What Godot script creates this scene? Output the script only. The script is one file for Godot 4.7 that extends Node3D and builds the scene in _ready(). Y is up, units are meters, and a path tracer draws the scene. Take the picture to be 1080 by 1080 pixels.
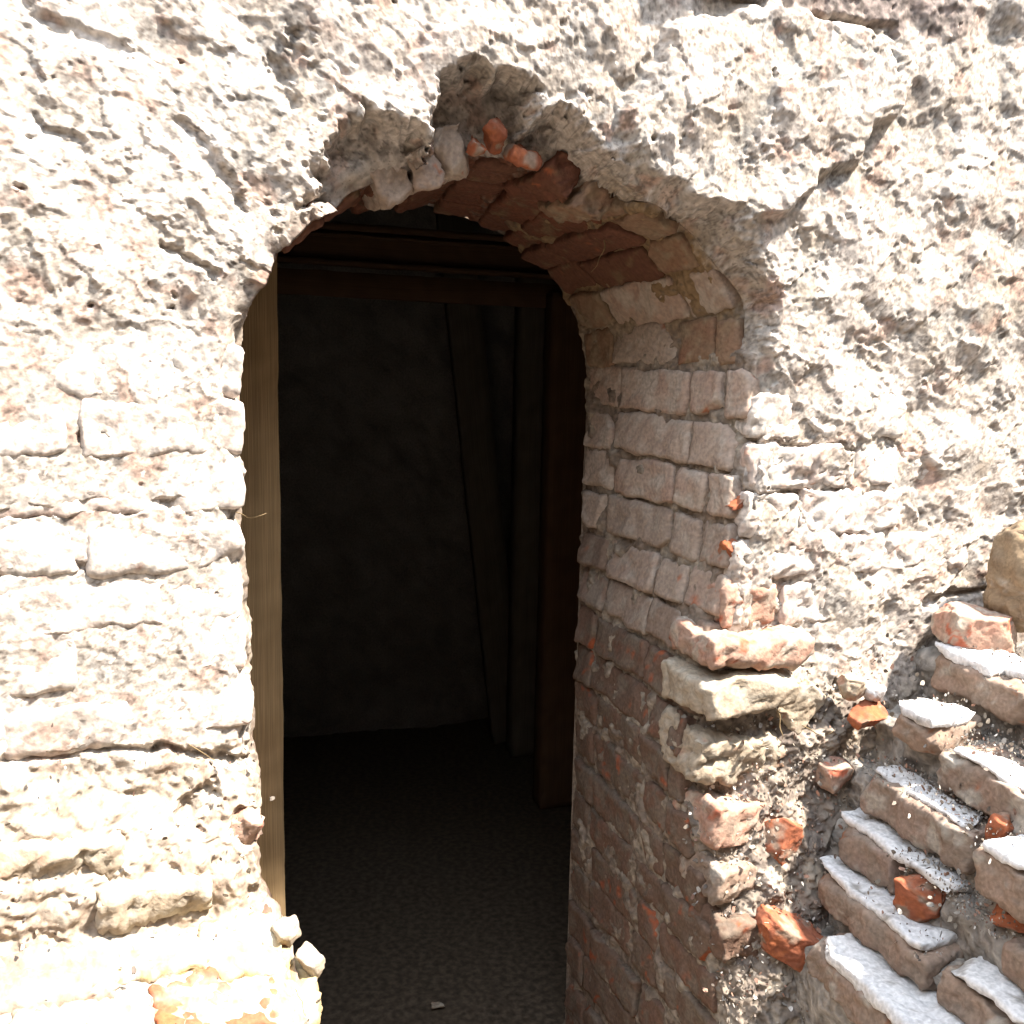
extends Node3D
# An arched doorway broken through an old lime-plastered brick wall, a dark cellar behind it,
# and the stepped stump of a brick wing wall with rubble beside it.
# Wall face: z = 0, facing +z. Cellar floor and ground: y = 0.

const REAR_Z := -0.53

var rng := RandomNumberGenerator.new()
var n_low := FastNoiseLite.new()
var n_mid := FastNoiseLite.new()
var n_high := FastNoiseLite.new()
var n_ridge := FastNoiseLite.new()
var n_tone := FastNoiseLite.new()
var n_spot := FastNoiseLite.new()
var n_cell := FastNoiseLite.new()
var mat_plaster: StandardMaterial3D
var mat_brick: StandardMaterial3D
var mat_stone: StandardMaterial3D
var mat_earth: StandardMaterial3D
var used_names := {}

# front edge of the opening (x, y), rear edge (x, y), outer rim of the built wall (x, y)
var EDGE := [
	[0.175, -0.05, 0.03, -0.05, -1.60, -0.05], [0.175, 0.50, 0.03, 0.50, -1.60, 0.40], [0.170, 0.62, 0.03, 0.60, -1.60, 0.55],
	[0.150, 0.71, 0.03, 0.70, -1.60, 0.68], [0.108, 0.77, 0.03, 0.77, -1.60, 0.75], [0.099, 0.846, 0.03, 0.846, -1.60, 0.84],
	[0.109, 0.892, 0.03, 0.892, -1.60, 0.90], [0.106, 1.031, 0.03, 1.031, -1.60, 1.05], [0.100, 1.212, 0.03, 1.212, -1.60, 1.25],
	[0.093, 1.329, 0.03, 1.329, -1.60, 1.40], [0.090, 1.457, 0.03, 1.457, -1.60, 1.60], [0.088, 1.554, 0.035, 1.570, -1.60, 1.85],
	[0.099, 1.636, 0.055, 1.680, -1.60, 2.20], [0.117, 1.690, 0.100, 1.755, -1.60, 2.60], [0.151, 1.739, 0.160, 1.805, -1.60, 3.20],
	[0.193, 1.774, 0.215, 1.838, -1.15, 3.20], [0.241, 1.811, 0.270, 1.864, -0.75, 3.20], [0.290, 1.842, 0.330, 1.880, -0.35, 3.20],
	[0.390, 1.884, 0.430, 1.893, 0.15, 3.20], [0.464, 1.906, 0.500, 1.888, 0.40, 3.20], [0.525, 1.906, 0.560, 1.872, 0.65, 3.20],
	[0.588, 1.886, 0.620, 1.855, 0.92, 3.20], [0.653, 1.866, 0.665, 1.830, 1.25, 3.20], [0.737, 1.835, 0.705, 1.800, 1.70, 3.20],
	[0.824, 1.805, 0.752, 1.770, 2.25, 3.20], [0.898, 1.737, 0.797, 1.707, 2.80, 3.20], [0.936, 1.676, 0.826, 1.650, 2.80, 2.60],
	[0.937, 1.564, 0.845, 1.560, 2.80, 2.05], [0.934, 1.467, 0.845, 1.467, 2.80, 1.70], [0.921, 1.368, 0.843, 1.368, 2.80, 1.48],
	[0.918, 1.268, 0.842, 1.268, 2.80, 1.32], [0.896, 1.167, 0.842, 1.167, 2.80, 1.19], [0.873, 1.082, 0.841, 1.082, 2.80, 1.09],
	[0.858, 0.979, 0.841, 0.979, 2.80, 0.98], [0.840, 0.893, 0.840, 0.893, 2.80, 0.89], [0.845, 0.802, 0.840, 0.802, 2.80, 0.80],
	[0.860, 0.649, 0.840, 0.649, 2.80, 0.64], [0.865, 0.549, 0.840, 0.549, 2.80, 0.54], [0.872, 0.440, 0.840, 0.440, 2.80, 0.42],
	[0.875, 0.300, 0.840, 0.300, 2.80, 0.28], [0.875, -0.05, 0.840, -0.05, 2.80, -0.05]]
var edge_len := PackedFloat32Array()      # arc length at each control point
var edge_total := 0.0

# hollows broken out of the plaster: centre x, y, z, radius
var HOLLOWS := [
	[1.170, 2.110, 0.066, 0.044], [0.060, 1.480, 0.052, 0.036], [-0.110, 1.455, 0.052, 0.032], [0.075, 1.100, 0.055, 0.040],
	[1.140, 1.245, 0.042, 0.026], [1.265, 1.620, 0.062, 0.040], [1.490, 1.590, 0.060, 0.040], [0.165, 2.005, 0.060, 0.050],
	[0.010, 0.925, 0.060, 0.045], [0.085, 0.880, 0.040, 0.035], [1.05, 0.985, 0.060, 0.060], [1.13, 1.00, 0.07, 0.06], [1.00, 0.955, 0.05, 0.04]]

# grooves and cracks on the face: x0, y0, x1, y1, half width, depth
var GROOVES := [
	[0.020, 1.905, 0.088, 1.800, 0.012, 0.009], [0.140, 1.995, 0.160, 1.945, 0.014, 0.014], [-0.170, 1.880, -0.110, 1.855, 0.010, 0.008],
	[-0.150, 2.010, -0.050, 1.985, 0.012, 0.007], [-0.30, 1.372, 0.03, 1.375, 0.006, 0.009], [-0.30, 1.287, -0.06, 1.30, 0.006, 0.008],
	[-0.30, 1.020, -0.05, 1.015, 0.008, 0.010], [-0.05, 1.015, 0.10, 0.955, 0.008, 0.012], [0.105, 1.205, 0.08, 1.01, 0.004, 0.006],
	[1.155, 1.290, 1.150, 1.235, 0.006, 0.022], [1.150, 1.235, 1.200, 1.222, 0.005, 0.012], [1.34, 1.150, 1.50, 1.165, 0.009, 0.016],
	[1.00, 2.160, 1.16, 2.150, 0.008, 0.014], [0.945, 1.455, 1.20, 1.440, 0.005, 0.008], [0.945, 1.365, 1.14, 1.362, 0.006, 0.010],
	[0.93, 1.110, 1.06, 1.115, 0.005, 0.008], [0.78, 2.175, 0.90, 2.165, 0.007, 0.012], [-0.02, 1.74, 0.06, 1.70, 0.007, 0.01]]

# the thick sheet of plaster left hanging to the right above the arch, and a second one at the very top
var SHEET := PackedVector2Array([Vector2(0.690, 1.885), Vector2(0.750, 1.868), Vector2(0.800, 1.846), Vector2(0.850, 1.842), Vector2(0.905, 1.822), Vector2(0.965, 1.838), Vector2(1.000, 1.875),
	Vector2(1.055, 1.915), Vector2(1.100, 1.925), Vector2(1.120, 1.985), Vector2(1.190, 2.020), Vector2(1.210, 2.095), Vector2(1.10, 2.140), Vector2(1.00, 2.155), Vector2(0.88, 2.16), Vector2(0.74, 2.10), Vector2(0.66, 1.98)])
var SHEET_TOP := PackedVector2Array([Vector2(0.72, 2.20), Vector2(0.80, 2.168), Vector2(0.90, 2.172), Vector2(0.94, 2.21), Vector2(0.92, 2.40), Vector2(0.70, 2.40)])

# pockets where the plaster broke away round the arch: outline, depth
var POCKETS := [
	[PackedVector2Array([Vector2(0.177, 1.807), Vector2(0.200, 1.855), Vector2(0.214, 1.895), Vector2(0.237, 1.926), Vector2(0.279, 1.951), Vector2(0.301, 1.929), Vector2(0.347, 1.930), Vector2(0.370, 1.908), Vector2(0.371, 1.840), Vector2(0.290, 1.780)]), 0.075],
	[PackedVector2Array([Vector2(0.347, 1.824), Vector2(0.372, 1.894), Vector2(0.378, 1.959), Vector2(0.385, 2.003), Vector2(0.430, 2.024), Vector2(0.463, 2.005), Vector2(0.492, 2.016), Vector2(0.523, 2.003), Vector2(0.533, 1.949), Vector2(0.543, 1.823)]), 0.100],
	[PackedVector2Array([Vector2(0.497, 1.820), Vector2(0.507, 1.919), Vector2(0.533, 1.965), Vector2(0.586, 1.964), Vector2(0.631, 1.928), Vector2(0.669, 1.880), Vector2(0.706, 1.854), Vector2(0.738, 1.812), Vector2(0.591, 1.797)]), 0.100],
	[PackedVector2Array([Vector2(0.739, 1.760), Vector2(0.763, 1.824), Vector2(0.831, 1.837), Vector2(0.905, 1.780), Vector2(0.959, 1.692), Vector2(0.975, 1.653), Vector2(0.943, 1.609), Vector2(0.871, 1.595)]), 0.050]]

func _ready():
	# ---------- camera
	var cam := Camera3D.new()
	cam.name = "camera"
	cam.fov = 52.95
	cam.near = 0.02
	cam.far = 400.0
	cam.position = Vector3(0, 1.6, 1.56)
	cam.rotation_degrees = Vector3(-8.8, -18.0, 1.2)
	add_child(cam)
	# ---------- sky, exposure
	var env := Environment.new()
	env.background_mode = Environment.BG_SKY
	var sky := Sky.new()
	var sm := ProceduralSkyMaterial.new()
	sm.sky_top_color = Color(0.64, 0.67, 0.71)
	sm.sky_horizon_color = Color(0.87, 0.86, 0.85)
	sm.sky_curve = 0.18
	sm.ground_bottom_color = Color(0.42, 0.36, 0.29)
	sm.ground_horizon_color = Color(0.62, 0.58, 0.52)
	sm.sun_angle_max = 1.0
	sm.energy_multiplier = 1.75
	sky.sky_material = sm
	env.sky = sky
	env.tonemap_mode = Environment.TONE_MAPPER_LINEAR
	env.tonemap_exposure = 7.4
	env.sdfgi_enabled = true
	env.ssao_enabled = true
	env.ssil_enabled = true
	var we := WorldEnvironment.new()
	we.name = "world_environment"
	we.environment = env
	add_child(we)
	# ---------- sun: high, from the right, grazing the wall
	var sun := DirectionalLight3D.new()
	sun.name = "sun"
	sun.light_energy = 1.05
	sun.light_color = Color(1.0, 0.955, 0.90)
	sun.light_angular_distance = 3.0
	sun.shadow_enabled = true
	var az := deg_to_rad(52.0)
	var el := deg_to_rad(58.0)
	var to_sun := Vector3(sin(az) * cos(el), sin(el), cos(az) * cos(el))
	sun.look_at_from_position(to_sun * 20.0, Vector3.ZERO, Vector3.UP)
	add_child(sun)

	rng.seed = 4711
	set_noises()
	make_materials()
	measure_edge()
	build_ground()
	build_cellar()
	build_wall()
	build_wing_wall()
	build_timber()
	build_rubble()

# ------------------------------------------------------------------ helpers

func set_noises():
	var set_up := [[n_low, 5.0, 2, 11], [n_mid, 17.0, 3, 12], [n_high, 62.0, 3, 13], [n_ridge, 11.0, 3, 14], [n_tone, 7.0, 3, 15], [n_spot, 48.0, 2, 16]]
	for a in set_up:
		var n: FastNoiseLite = a[0]
		n.noise_type = FastNoiseLite.TYPE_SIMPLEX_SMOOTH
		n.frequency = a[1]
		n.fractal_type = FastNoiseLite.FRACTAL_FBM
		n.fractal_octaves = a[2]
		n.seed = a[3]
	n_ridge.fractal_type = FastNoiseLite.FRACTAL_RIDGED
	n_cell.noise_type = FastNoiseLite.TYPE_CELLULAR
	n_cell.cellular_return_type = FastNoiseLite.RETURN_DISTANCE2_SUB
	n_cell.frequency = 16.0
	n_cell.seed = 17

func grain_images(size: int, freq: float, seed_at: int, contrast: float) -> Array:
	# [colour grain, height grain]
	var a := FastNoiseLite.new()
	a.seed = seed_at
	a.frequency = freq
	a.fractal_octaves = 4
	var b := FastNoiseLite.new()
	b.seed = seed_at + 1
	b.noise_type = FastNoiseLite.TYPE_CELLULAR
	b.frequency = freq * 1.7
	b.fractal_octaves = 2
	var ia := a.get_seamless_image(size, size)
	var ib := b.get_seamless_image(size, size)
	var c := Image.create(size, size, false, Image.FORMAT_RGB8)
	var h := Image.create(size, size, false, Image.FORMAT_RGB8)
	for y in size:
		for x in size:
			var va := ia.get_pixel(x, y).r
			var vb := ib.get_pixel(x, y).r
			var t := clampf(0.84 + (va - 0.5) * contrast + (vb - 0.5) * contrast * 0.35, 0.30, 1.0)
			c.set_pixel(x, y, Color(t, t * 0.985 + 0.012, t * 0.965 + 0.03))
			var g := clampf(va * 0.75 + vb * 0.35, 0, 1)
			h.set_pixel(x, y, Color(g, g, g))
	return [ImageTexture.create_from_image(c), ImageTexture.create_from_image(h)]

func rough_material(tex: Array, tile: float, relief: float) -> StandardMaterial3D:
	var m := StandardMaterial3D.new()
	m.vertex_color_use_as_albedo = true
	m.albedo_texture = tex[0]
	m.roughness = 0.95
	m.metallic_specular = 0.25
	m.uv1_triplanar = true
	m.uv1_world_triplanar = true
	m.uv1_scale = Vector3.ONE / tile
	m.heightmap_enabled = true
	m.heightmap_texture = tex[1]
	m.heightmap_scale = relief
	return m

func make_materials():
	var t1 := grain_images(512, 0.035, 31, 0.5)
	var t2 := grain_images(512, 0.04, 41, 0.26)
	mat_plaster = rough_material(t1, 0.31, 0.11)
	mat_brick = rough_material(t2, 0.23, 0.11)
	mat_stone = rough_material(t2, 0.17, 0.10)
	mat_earth = rough_material(t1, 0.47, 0.7)

func numbered(called: String) -> String:
	var k: int = used_names.get(called, 0)
	used_names[called] = k + 1
	return called if k == 0 else "%s_%03d" % [called, k]

func thing(called: String, label: String, category: String, at := Vector3.ZERO, group := "") -> Node3D:
	var o := Node3D.new()
	o.name = numbered(called)
	add_child(o)
	o.position = at
	tag(o, label, category, group)
	return o

func tag(o: Node3D, label: String, category: String, group := ""):
	o.set_meta("label", label)
	o.set_meta("category", category)
	if group != "":
		o.set_meta("group", group)

func part(called: String, mesh: Mesh, m: Material, parent: Node3D, xf := Transform3D.IDENTITY) -> MeshInstance3D:
	var o := MeshInstance3D.new()
	o.name = called if parent != self else numbered(called)
	o.mesh = mesh
	o.material_override = m
	parent.add_child(o, true)
	o.transform = xf
	return o

func structure(called: String, mesh: Mesh, m: Material, xf := Transform3D.IDENTITY) -> MeshInstance3D:
	var o := part(called, mesh, m, self, xf)
	o.set_meta("kind", "structure")
	return o

func mix3(a: Vector3, b: Vector3, t: float) -> Vector3:
	return a + (b - a) * clampf(t, 0.0, 1.0)

func grid_mesh(pos: PackedVector3Array, col: PackedColorArray, nu: int, nv: int) -> ArrayMesh:
	# vertices row by row (v fastest); faces turn their front to cross(dv, du)
	var nor := PackedVector3Array()
	nor.resize(pos.size())
	for i in nu:
		var i0 := maxi(i - 1, 0) * nv
		var i1 := mini(i + 1, nu - 1) * nv
		for j in nv:
			var du := pos[i1 + j] - pos[i0 + j]
			var dv := pos[i * nv + mini(j + 1, nv - 1)] - pos[i * nv + maxi(j - 1, 0)]
			nor[i * nv + j] = dv.cross(du).normalized()
	var idx := PackedInt32Array()
	idx.resize((nu - 1) * (nv - 1) * 6)
	var k := 0
	for i in nu - 1:
		for j in nv - 1:
			var a := i * nv + j
			var b := a + nv
			idx[k] = a
			idx[k + 1] = b
			idx[k + 2] = a + 1
			idx[k + 3] = a + 1
			idx[k + 4] = b
			idx[k + 5] = b + 1
			k += 6
	var arr := []
	arr.resize(Mesh.ARRAY_MAX)
	arr[Mesh.ARRAY_VERTEX] = pos
	arr[Mesh.ARRAY_NORMAL] = nor
	arr[Mesh.ARRAY_COLOR] = col
	arr[Mesh.ARRAY_INDEX] = idx
	var m := ArrayMesh.new()
	m.add_surface_from_arrays(Mesh.PRIMITIVE_TRIANGLES, arr)
	return m

# a worn block: box with rounded edges, warped, pitted and chipped. look = {base, base2, dust, dust_at, fresh, fresh_at}
func block(size: Vector3, seed_at: float, look: Dictionary, cell := 0.011, rounding := 0.008, rough := 0.003, warp := 0.003, chips := 2, chip_cut := 0.026) -> ArrayMesh:
	var h := size * 0.5
	var nx := maxi(2, int(size.x / cell))
	var ny := maxi(2, int(size.y / cell))
	var nz := maxi(2, int(size.z / cell))
	var r := minf(rounding, minf(h.x, minf(h.y, h.z)) * 0.9)
	var inner := h - Vector3(r, r, r)
	var off := Vector3(seed_at * 3.71, seed_at * 1.93, seed_at * 5.17)
	var planes := []
	for c in chips:
		var d := Vector3(rng.randf_range(-1, 1), rng.randf_range(-1, 1), rng.randf_range(-1, 1))
		d = Vector3(signf(d.x) * (0.35 + absf(d.x)), signf(d.y) * (0.35 + absf(d.y)), signf(d.z) * (0.35 + absf(d.z))).normalized()
		var reach := absf(d.x) * h.x + absf(d.y) * h.y + absf(d.z) * h.z
		planes.append([d, reach - rng.randf_range(0.006, chip_cut)])
	var keys := {}
	var pos := PackedVector3Array()
	var col := PackedColorArray()
	var idx := PackedInt32Array()
	var dims := [nx, ny, nz]
	var base: Vector3 = look.base
	var base2: Vector3 = look.base2
	var dust: Vector3 = look.dust
	var fresh: Vector3 = look.fresh
	var dust_at: float = look.dust_at
	var fresh_at: float = look.fresh_at
	for axis in 3:
		var ua := (axis + 1) % 3
		var va := (axis + 2) % 3
		for side in 2:
			for a in dims[ua]:
				for b in dims[va]:
					var quad := PackedInt32Array()
					for c in [[0, 0], [1, 0], [1, 1], [0, 1]]:
						var l := Vector3i.ZERO
						l[axis] = dims[axis] * side
						l[ua] = a + c[0]
						l[va] = b + c[1]
						if not keys.has(l):
							var q := Vector3(float(l.x) / nx * 2 - 1, float(l.y) / ny * 2 - 1, float(l.z) / nz * 2 - 1) * h
							var inn := q.clamp(-inner, inner)
							var d := q - inn
							var out_dir := d.normalized()
							var p := inn + out_dir * r
							var s := p + off
							p += Vector3(n_mid.get_noise_3dv(s * 0.6), n_mid.get_noise_3dv(s * 0.6 + Vector3(9, 0, 0)), n_mid.get_noise_3dv(s * 0.6 + Vector3(0, 9, 0))) * warp * 2.0
							var fine := n_high.get_noise_3dv(s)
							p += out_dir * (fine * rough * 1.6 + minf(0.0, n_mid.get_noise_3dv(s * 1.3 + Vector3(4, 4, 4)) + 0.1) * rough * 3.0)
							var cut := 0.0
							for pl in planes:
								var pd: Vector3 = pl[0]
								var over: float = pd.dot(p) - pl[1] - fine * 0.004
								if over > 0:
									p -= pd * over
									cut = maxf(cut, over)
							keys[l] = pos.size()
							pos.append(p)
							var w1 := n_tone.get_noise_3dv(s * 2.0)
							var w2 := n_spot.get_noise_3dv(s * 0.8)
							var w3 := n_mid.get_noise_3dv(s * 1.1 + Vector3(2, 7, 1))
							var k := mix3(base, base2, 0.5 + w1 * 1.2 + w2 * 0.4)
							k = mix3(k, fresh, smoothstep(fresh_at, fresh_at + 0.15, w3 + w2 * 0.25 + (0.45 if cut > 0.004 else 0.0)) * 0.9)
							k = mix3(k, dust, smoothstep(dust_at, dust_at + 0.3, n_mid.get_noise_3dv(s * 0.9 + Vector3(5, 1, 3)) + w2 * 0.35) * 0.9)
							col.append(Color(k.x, k.y, k.z))
						quad.append(keys[l])
					if side == 1:
						idx.append_array([quad[0], quad[2], quad[1], quad[0], quad[3], quad[2]])
					else:
						idx.append_array([quad[0], quad[1], quad[2], quad[0], quad[2], quad[3]])
	var nor := PackedVector3Array()
	nor.resize(pos.size())
	for t in range(0, idx.size(), 3):
		var fn := (pos[idx[t + 2]] - pos[idx[t]]).cross(pos[idx[t + 1]] - pos[idx[t]])
		for q in 3:
			nor[idx[t + q]] += fn
	for i in nor.size():
		nor[i] = nor[i].normalized()
	var arr := []
	arr.resize(Mesh.ARRAY_MAX)
	arr[Mesh.ARRAY_VERTEX] = pos
	arr[Mesh.ARRAY_NORMAL] = nor
	arr[Mesh.ARRAY_COLOR] = col
	arr[Mesh.ARRAY_INDEX] = idx
	var m := ArrayMesh.new()
	m.add_surface_from_arrays(Mesh.PRIMITIVE_TRIANGLES, arr)
	return m

# ------------------------------------------------------------------ the wall's form

func measure_edge():
	edge_len.append(0.0)
	for i in range(1, EDGE.size()):
		var a: Array = EDGE[i - 1]
		var b: Array = EDGE[i]
		edge_total += Vector2(b[0] - a[0], b[1] - a[1]).length()
		edge_len.append(edge_total)
	spread_sum.append(0.0)
	for i in range(1, EDGE.size()):
		var a: Array = EDGE[i - 1]
		var b: Array = EDGE[i]
		var near := Vector2(b[0] - a[0], b[1] - a[1]).length()
		var out := Vector2(lerpf(b[0], b[4], 0.28) - lerpf(a[0], a[4], 0.28), lerpf(b[1], b[5], 0.28) - lerpf(a[1], a[5], 0.28)).length()
		spread_sum.append(spread_sum[i - 1] + (near * 0.5 + out * 0.5) * (0.3 if a[1] < 0.35 and b[1] < 0.52 else 1.0))

var spread_sum := PackedFloat32Array()

func spread(t: float) -> float:
	# more columns where the face fans out from the arch, few below the frame
	var w := t * spread_sum[spread_sum.size() - 1]
	var i := clampi(spread_sum.bsearch(w) - 1, 0, EDGE.size() - 2)
	return lerpf(edge_len[i], edge_len[i + 1], (w - spread_sum[i]) / maxf(spread_sum[i + 1] - spread_sum[i], 1e-6))

func edge_at(s: float) -> PackedFloat32Array:
	s = clampf(s, 0.0, edge_total)
	var i := clampi(edge_len.bsearch(s) - 1, 0, EDGE.size() - 2)
	var t := (s - edge_len[i]) / maxf(edge_len[i + 1] - edge_len[i], 1e-6)
	var p0: Array = EDGE[maxi(i - 1, 0)]
	var p1: Array = EDGE[i]
	var p2: Array = EDGE[i + 1]
	var p3: Array = EDGE[mini(i + 2, EDGE.size() - 1)]
	var o := PackedFloat32Array()
	o.resize(6)
	for k in 6:
		if k < 4:
			var m1: float = (p2[k] - p0[k]) * 0.5
			var m2: float = (p3[k] - p1[k]) * 0.5
			var t2 := t * t
			var t3 := t2 * t
			o[k] = (2 * t3 - 3 * t2 + 1) * p1[k] + (t3 - 2 * t2 + t) * m1 + (-2 * t3 + 3 * t2) * p2[k] + (t3 - t2) * m2
		else:
			o[k] = lerpf(p1[k], p2[k], t)
	return o

func face_z(x: float, y: float) -> float:
	# the broken foot of the wall leans out on both sides of the opening
	var z := 0.0
	if x < 0.5:
		z = 0.06 * smoothstep(0.99, 0.80, y) + 0.20 * smoothstep(0.765, 0.685, y) + 0.05 * smoothstep(0.66, 0.0, y)
		z += maxf(0.0, 0.1 - x) * 0.13
	else:
		z = minf(0.36 * maxf(0.0, 0.83 - y), 0.24)
		z += smoothstep(1.08, 0.9, y) * 0.035 * smoothstep(0.88, 1.0, x) - maxf(0.0, x - 0.95) * 0.03
	# pockets round the arch
	if y > 1.58 and y < 2.05 and x > 0.15 and x < 1.0:
		var q := Vector2(x, y) + Vector2(n_mid.get_noise_2d(x, y), n_mid.get_noise_2d(x + 5.0, y)) * 0.018 + Vector2(n_high.get_noise_2d(x, y), n_high.get_noise_2d(x, y + 5.0)) * 0.005
		var deep := 0.0
		for a in POCKETS:
			deep = maxf(deep, a[1] * smoothstep(-0.010, 0.022, poly_reach(q, a[0])))
		z -= deep
	return z

func poly_reach(p: Vector2, poly: PackedVector2Array) -> float:
	# distance inside the outline (negative outside)
	var d := 1e9
	for i in poly.size():
		d = minf(d, p.distance_to(Geometry2D.get_closest_point_to_segment(p, poly[i], poly[(i + 1) % poly.size()])))
	return d if Geometry2D.is_point_in_polygon(p, poly) else -d

var STRIP_U := 1900
var REVEAL_V := 96
var FACE_V := 240
var strip := PackedVector3Array()
var strip_nv := 0

func build_wall():
	var wall := thing("brick_wall", "old brick wall coated in crumbling white lime plaster with arched doorway", "wall")
	strip_nv = REVEAL_V + FACE_V
	var pos := PackedVector3Array()
	var col := PackedColorArray()
	pos.resize(STRIP_U * strip_nv)
	col.resize(STRIP_U * strip_nv)
	var rows := []
	rows.resize(STRIP_U)
	var job := WorkerThreadPool.add_group_task(func(i: int): rows[i] = wall_row(i), STRIP_U)
	WorkerThreadPool.wait_for_group_task_completion(job)
	for i in STRIP_U:
		var rp: PackedVector3Array = rows[i][0]
		var rc: PackedColorArray = rows[i][1]
		for j in strip_nv:
			pos[i * strip_nv + j] = rp[j]
			col[i * strip_nv + j] = rc[j]
	strip = pos
	part("plaster", grid_mesh(pos, col, STRIP_U, strip_nv), mat_plaster, wall)
	# the cellar side of the wall
	var bp := PackedVector3Array()
	var bc := PackedColorArray()
	for i in 120:
		var e := edge_at(edge_total * i / 119.0)
		for j in 2:
			bp.append(Vector3(e[2], e[3], REAR_Z - 0.002) if j == 1 else Vector3(e[4], e[5], REAR_Z - 0.04))
			bc.append(Color(0.33, 0.26, 0.20))
	part("cellar_face", grid_mesh(bp, bc, 120, 2), mat_brick, wall)
	lay_reveal(wall)
	lay_face(wall)

func wall_row(i: int) -> Array:
	var rp := PackedVector3Array()
	var rc := PackedColorArray()
	var s_u := spread(i / (STRIP_U - 1.0))
	var e := edge_at(s_u)
	var ea := edge_at(s_u - 0.006)
	var eb := edge_at(s_u + 0.006)
	var tan2 := Vector2(eb[0] - ea[0], eb[1] - ea[1]).normalized()
	var n_rev := Vector3(tan2.y, -tan2.x, 0)        # towards the opening
	var fz := face_z(e[0], e[1])
	var front := Vector3(e[0], e[1], fz)
	var rear := Vector3(e[2], e[3], REAR_Z)
	var run := Vector2(e[4] - e[0], e[5] - e[1])
	var far := run.length()
	var near_run := 0.85                            # finely divided part of the face
	for j in strip_nv:
		var p: Vector3
		var s: float
		if j < REVEAL_V:
			var t := float(j) / REVEAL_V
			t = 1.0 - pow(1.0 - t, 1.25)
			p = rear.lerp(front, t)
			s = -(1.0 - t) * (fz - REAR_Z)
		else:
			var k := float(j - REVEAL_V) / (FACE_V - 1.0)
			s = near_run * (k / 0.93) * (0.55 + 0.45 * k / 0.93) if k < 0.93 else near_run + (far - near_run) * (k - 0.93) / 0.07
			s = minf(s, far)
			var q := Vector2(e[0], e[1]) + run * (s / far)
			p = Vector3(q.x, q.y, face_z(q.x, q.y))
		var blend := smoothstep(-0.03, 0.03, s)
		var n := n_rev.lerp(Vector3(0, 0, 1), blend).normalized()
		# worn arris
		var worn := 0.010 + 0.014 * (n_low.get_noise_3dv(p * 1.7) + 0.4)
		p -= (n_rev + Vector3(0, 0, 1)) * maxf(worn, 0.004) * exp(-pow(s / 0.022, 2.0))
		var lo := n_low.get_noise_3dv(p)
		var mi := n_mid.get_noise_3dv(p)
		var hi := n_high.get_noise_3dv(p)
		var ri := n_ridge.get_noise_3dv(p)
		var arch := smoothstep(1.60, 1.72, p.y)
		var left := smoothstep(0.13, 0.05, p.x)
		var foot := smoothstep(1.06, 0.96, p.y)
		var disp := 0.0
		var coat1 := 0.5
		var coat2 := 0.5
		if s < 0.0:
			var rev := smoothstep(0.0, -0.05, s)
			disp = lo * 0.009 + mi * 0.006 + hi * 0.0025
			disp += rev * (smoothstep(0.16, 0.45, n_mid.get_noise_3dv(p * 0.6 + Vector3(8, 8, 3))) * 0.008 - 0.0035)
			disp = lerpf(lo * 0.02 + mi * 0.010 + hi * 0.004, disp, rev)
		else:
			var courses := left * smoothstep(1.66, 1.58, p.y) * (1.0 - foot)
			var amp := lerpf(1.0, 0.75, left) * lerpf(1.0, 0.5, courses)
			var crumble := smoothstep(-0.12, 0.30, n_low.get_noise_3dv(p * 0.9 + Vector3(31, 7, 2)) + mi * 0.2)
			disp = lo * 0.017 * amp + (mi * 0.0030 * amp + hi * lerpf(0.0011, 0.0007, left)) * lerpf(0.3, 1.0, crumble)
			disp += (maxf(ri, 0.45) - 0.45) * 0.008 * (1.0 - courses * 0.7)
			coat1 = smoothstep(-0.05, 0.07, n_tone.get_noise_3dv(p * 0.85 + Vector3(21, 3, 8)) + mi * 0.16 + hi * 0.10 + 0.06)
			coat2 = smoothstep(-0.04, 0.05, n_low.get_noise_3dv(p * 1.5 + Vector3(2, 13, 4)) + mi * 0.16 + hi * 0.14 + 0.02)
			disp += (coat1 * 0.0028 + coat2 * 0.0030) * amp
			disp += foot * (mi * 0.009 + hi * lerpf(0.0045, 0.001, left))
			disp += arch * 0.012
			var q2 := Vector2(p.x, p.y) + Vector2(mi, n_mid.get_noise_3dv(p + Vector3(4, 4, 0))) * 0.014 + Vector2(hi, -hi) * 0.002
			if p.x > 0.6 and p.x < 1.26 and p.y > 1.76 and p.y < 2.2:
				disp += 0.026 * smoothstep(-0.006, 0.012, poly_reach(q2, SHEET))
			if p.x > 0.66 and p.x < 1.0 and p.y > 2.12:
				disp += 0.03 * smoothstep(-0.004, 0.010, poly_reach(q2, SHEET_TOP))
			for g in GROOVES:
				if p.x > minf(g[0], g[2]) - 0.03 and p.x < maxf(g[0], g[2]) + 0.03 and p.y > minf(g[1], g[3]) - 0.03 and p.y < maxf(g[1], g[3]) + 0.03:
					var gd := q2.distance_to(Geometry2D.get_closest_point_to_segment(q2, Vector2(g[0], g[1]), Vector2(g[2], g[3])))
					disp -= g[5] * smoothstep(g[4] * 1.5, g[4] * 0.3, gd + absf(hi) * 0.006)
			# small pits
			var pit := n_spot.get_noise_3dv(p * 0.75)
			disp -= smoothstep(0.60, 0.82, pit) * 0.009 * crumble
		p += n * disp
		# broken hollows
		if s > -0.16:
			for hl in HOLLOWS:
				var c := Vector3(hl[0], hl[1], hl[2])
				var r: float = hl[3] * (1.0 + mi * 0.45 + hi * 0.16)
				var dd := p - c
				var inside := r * r - dd.length_squared()
				if inside > 0.0:
					var b := -n.dot(dd)
					p -= n * (sqrt(b * b + inside) - b)
		rp.append(p)
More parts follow.
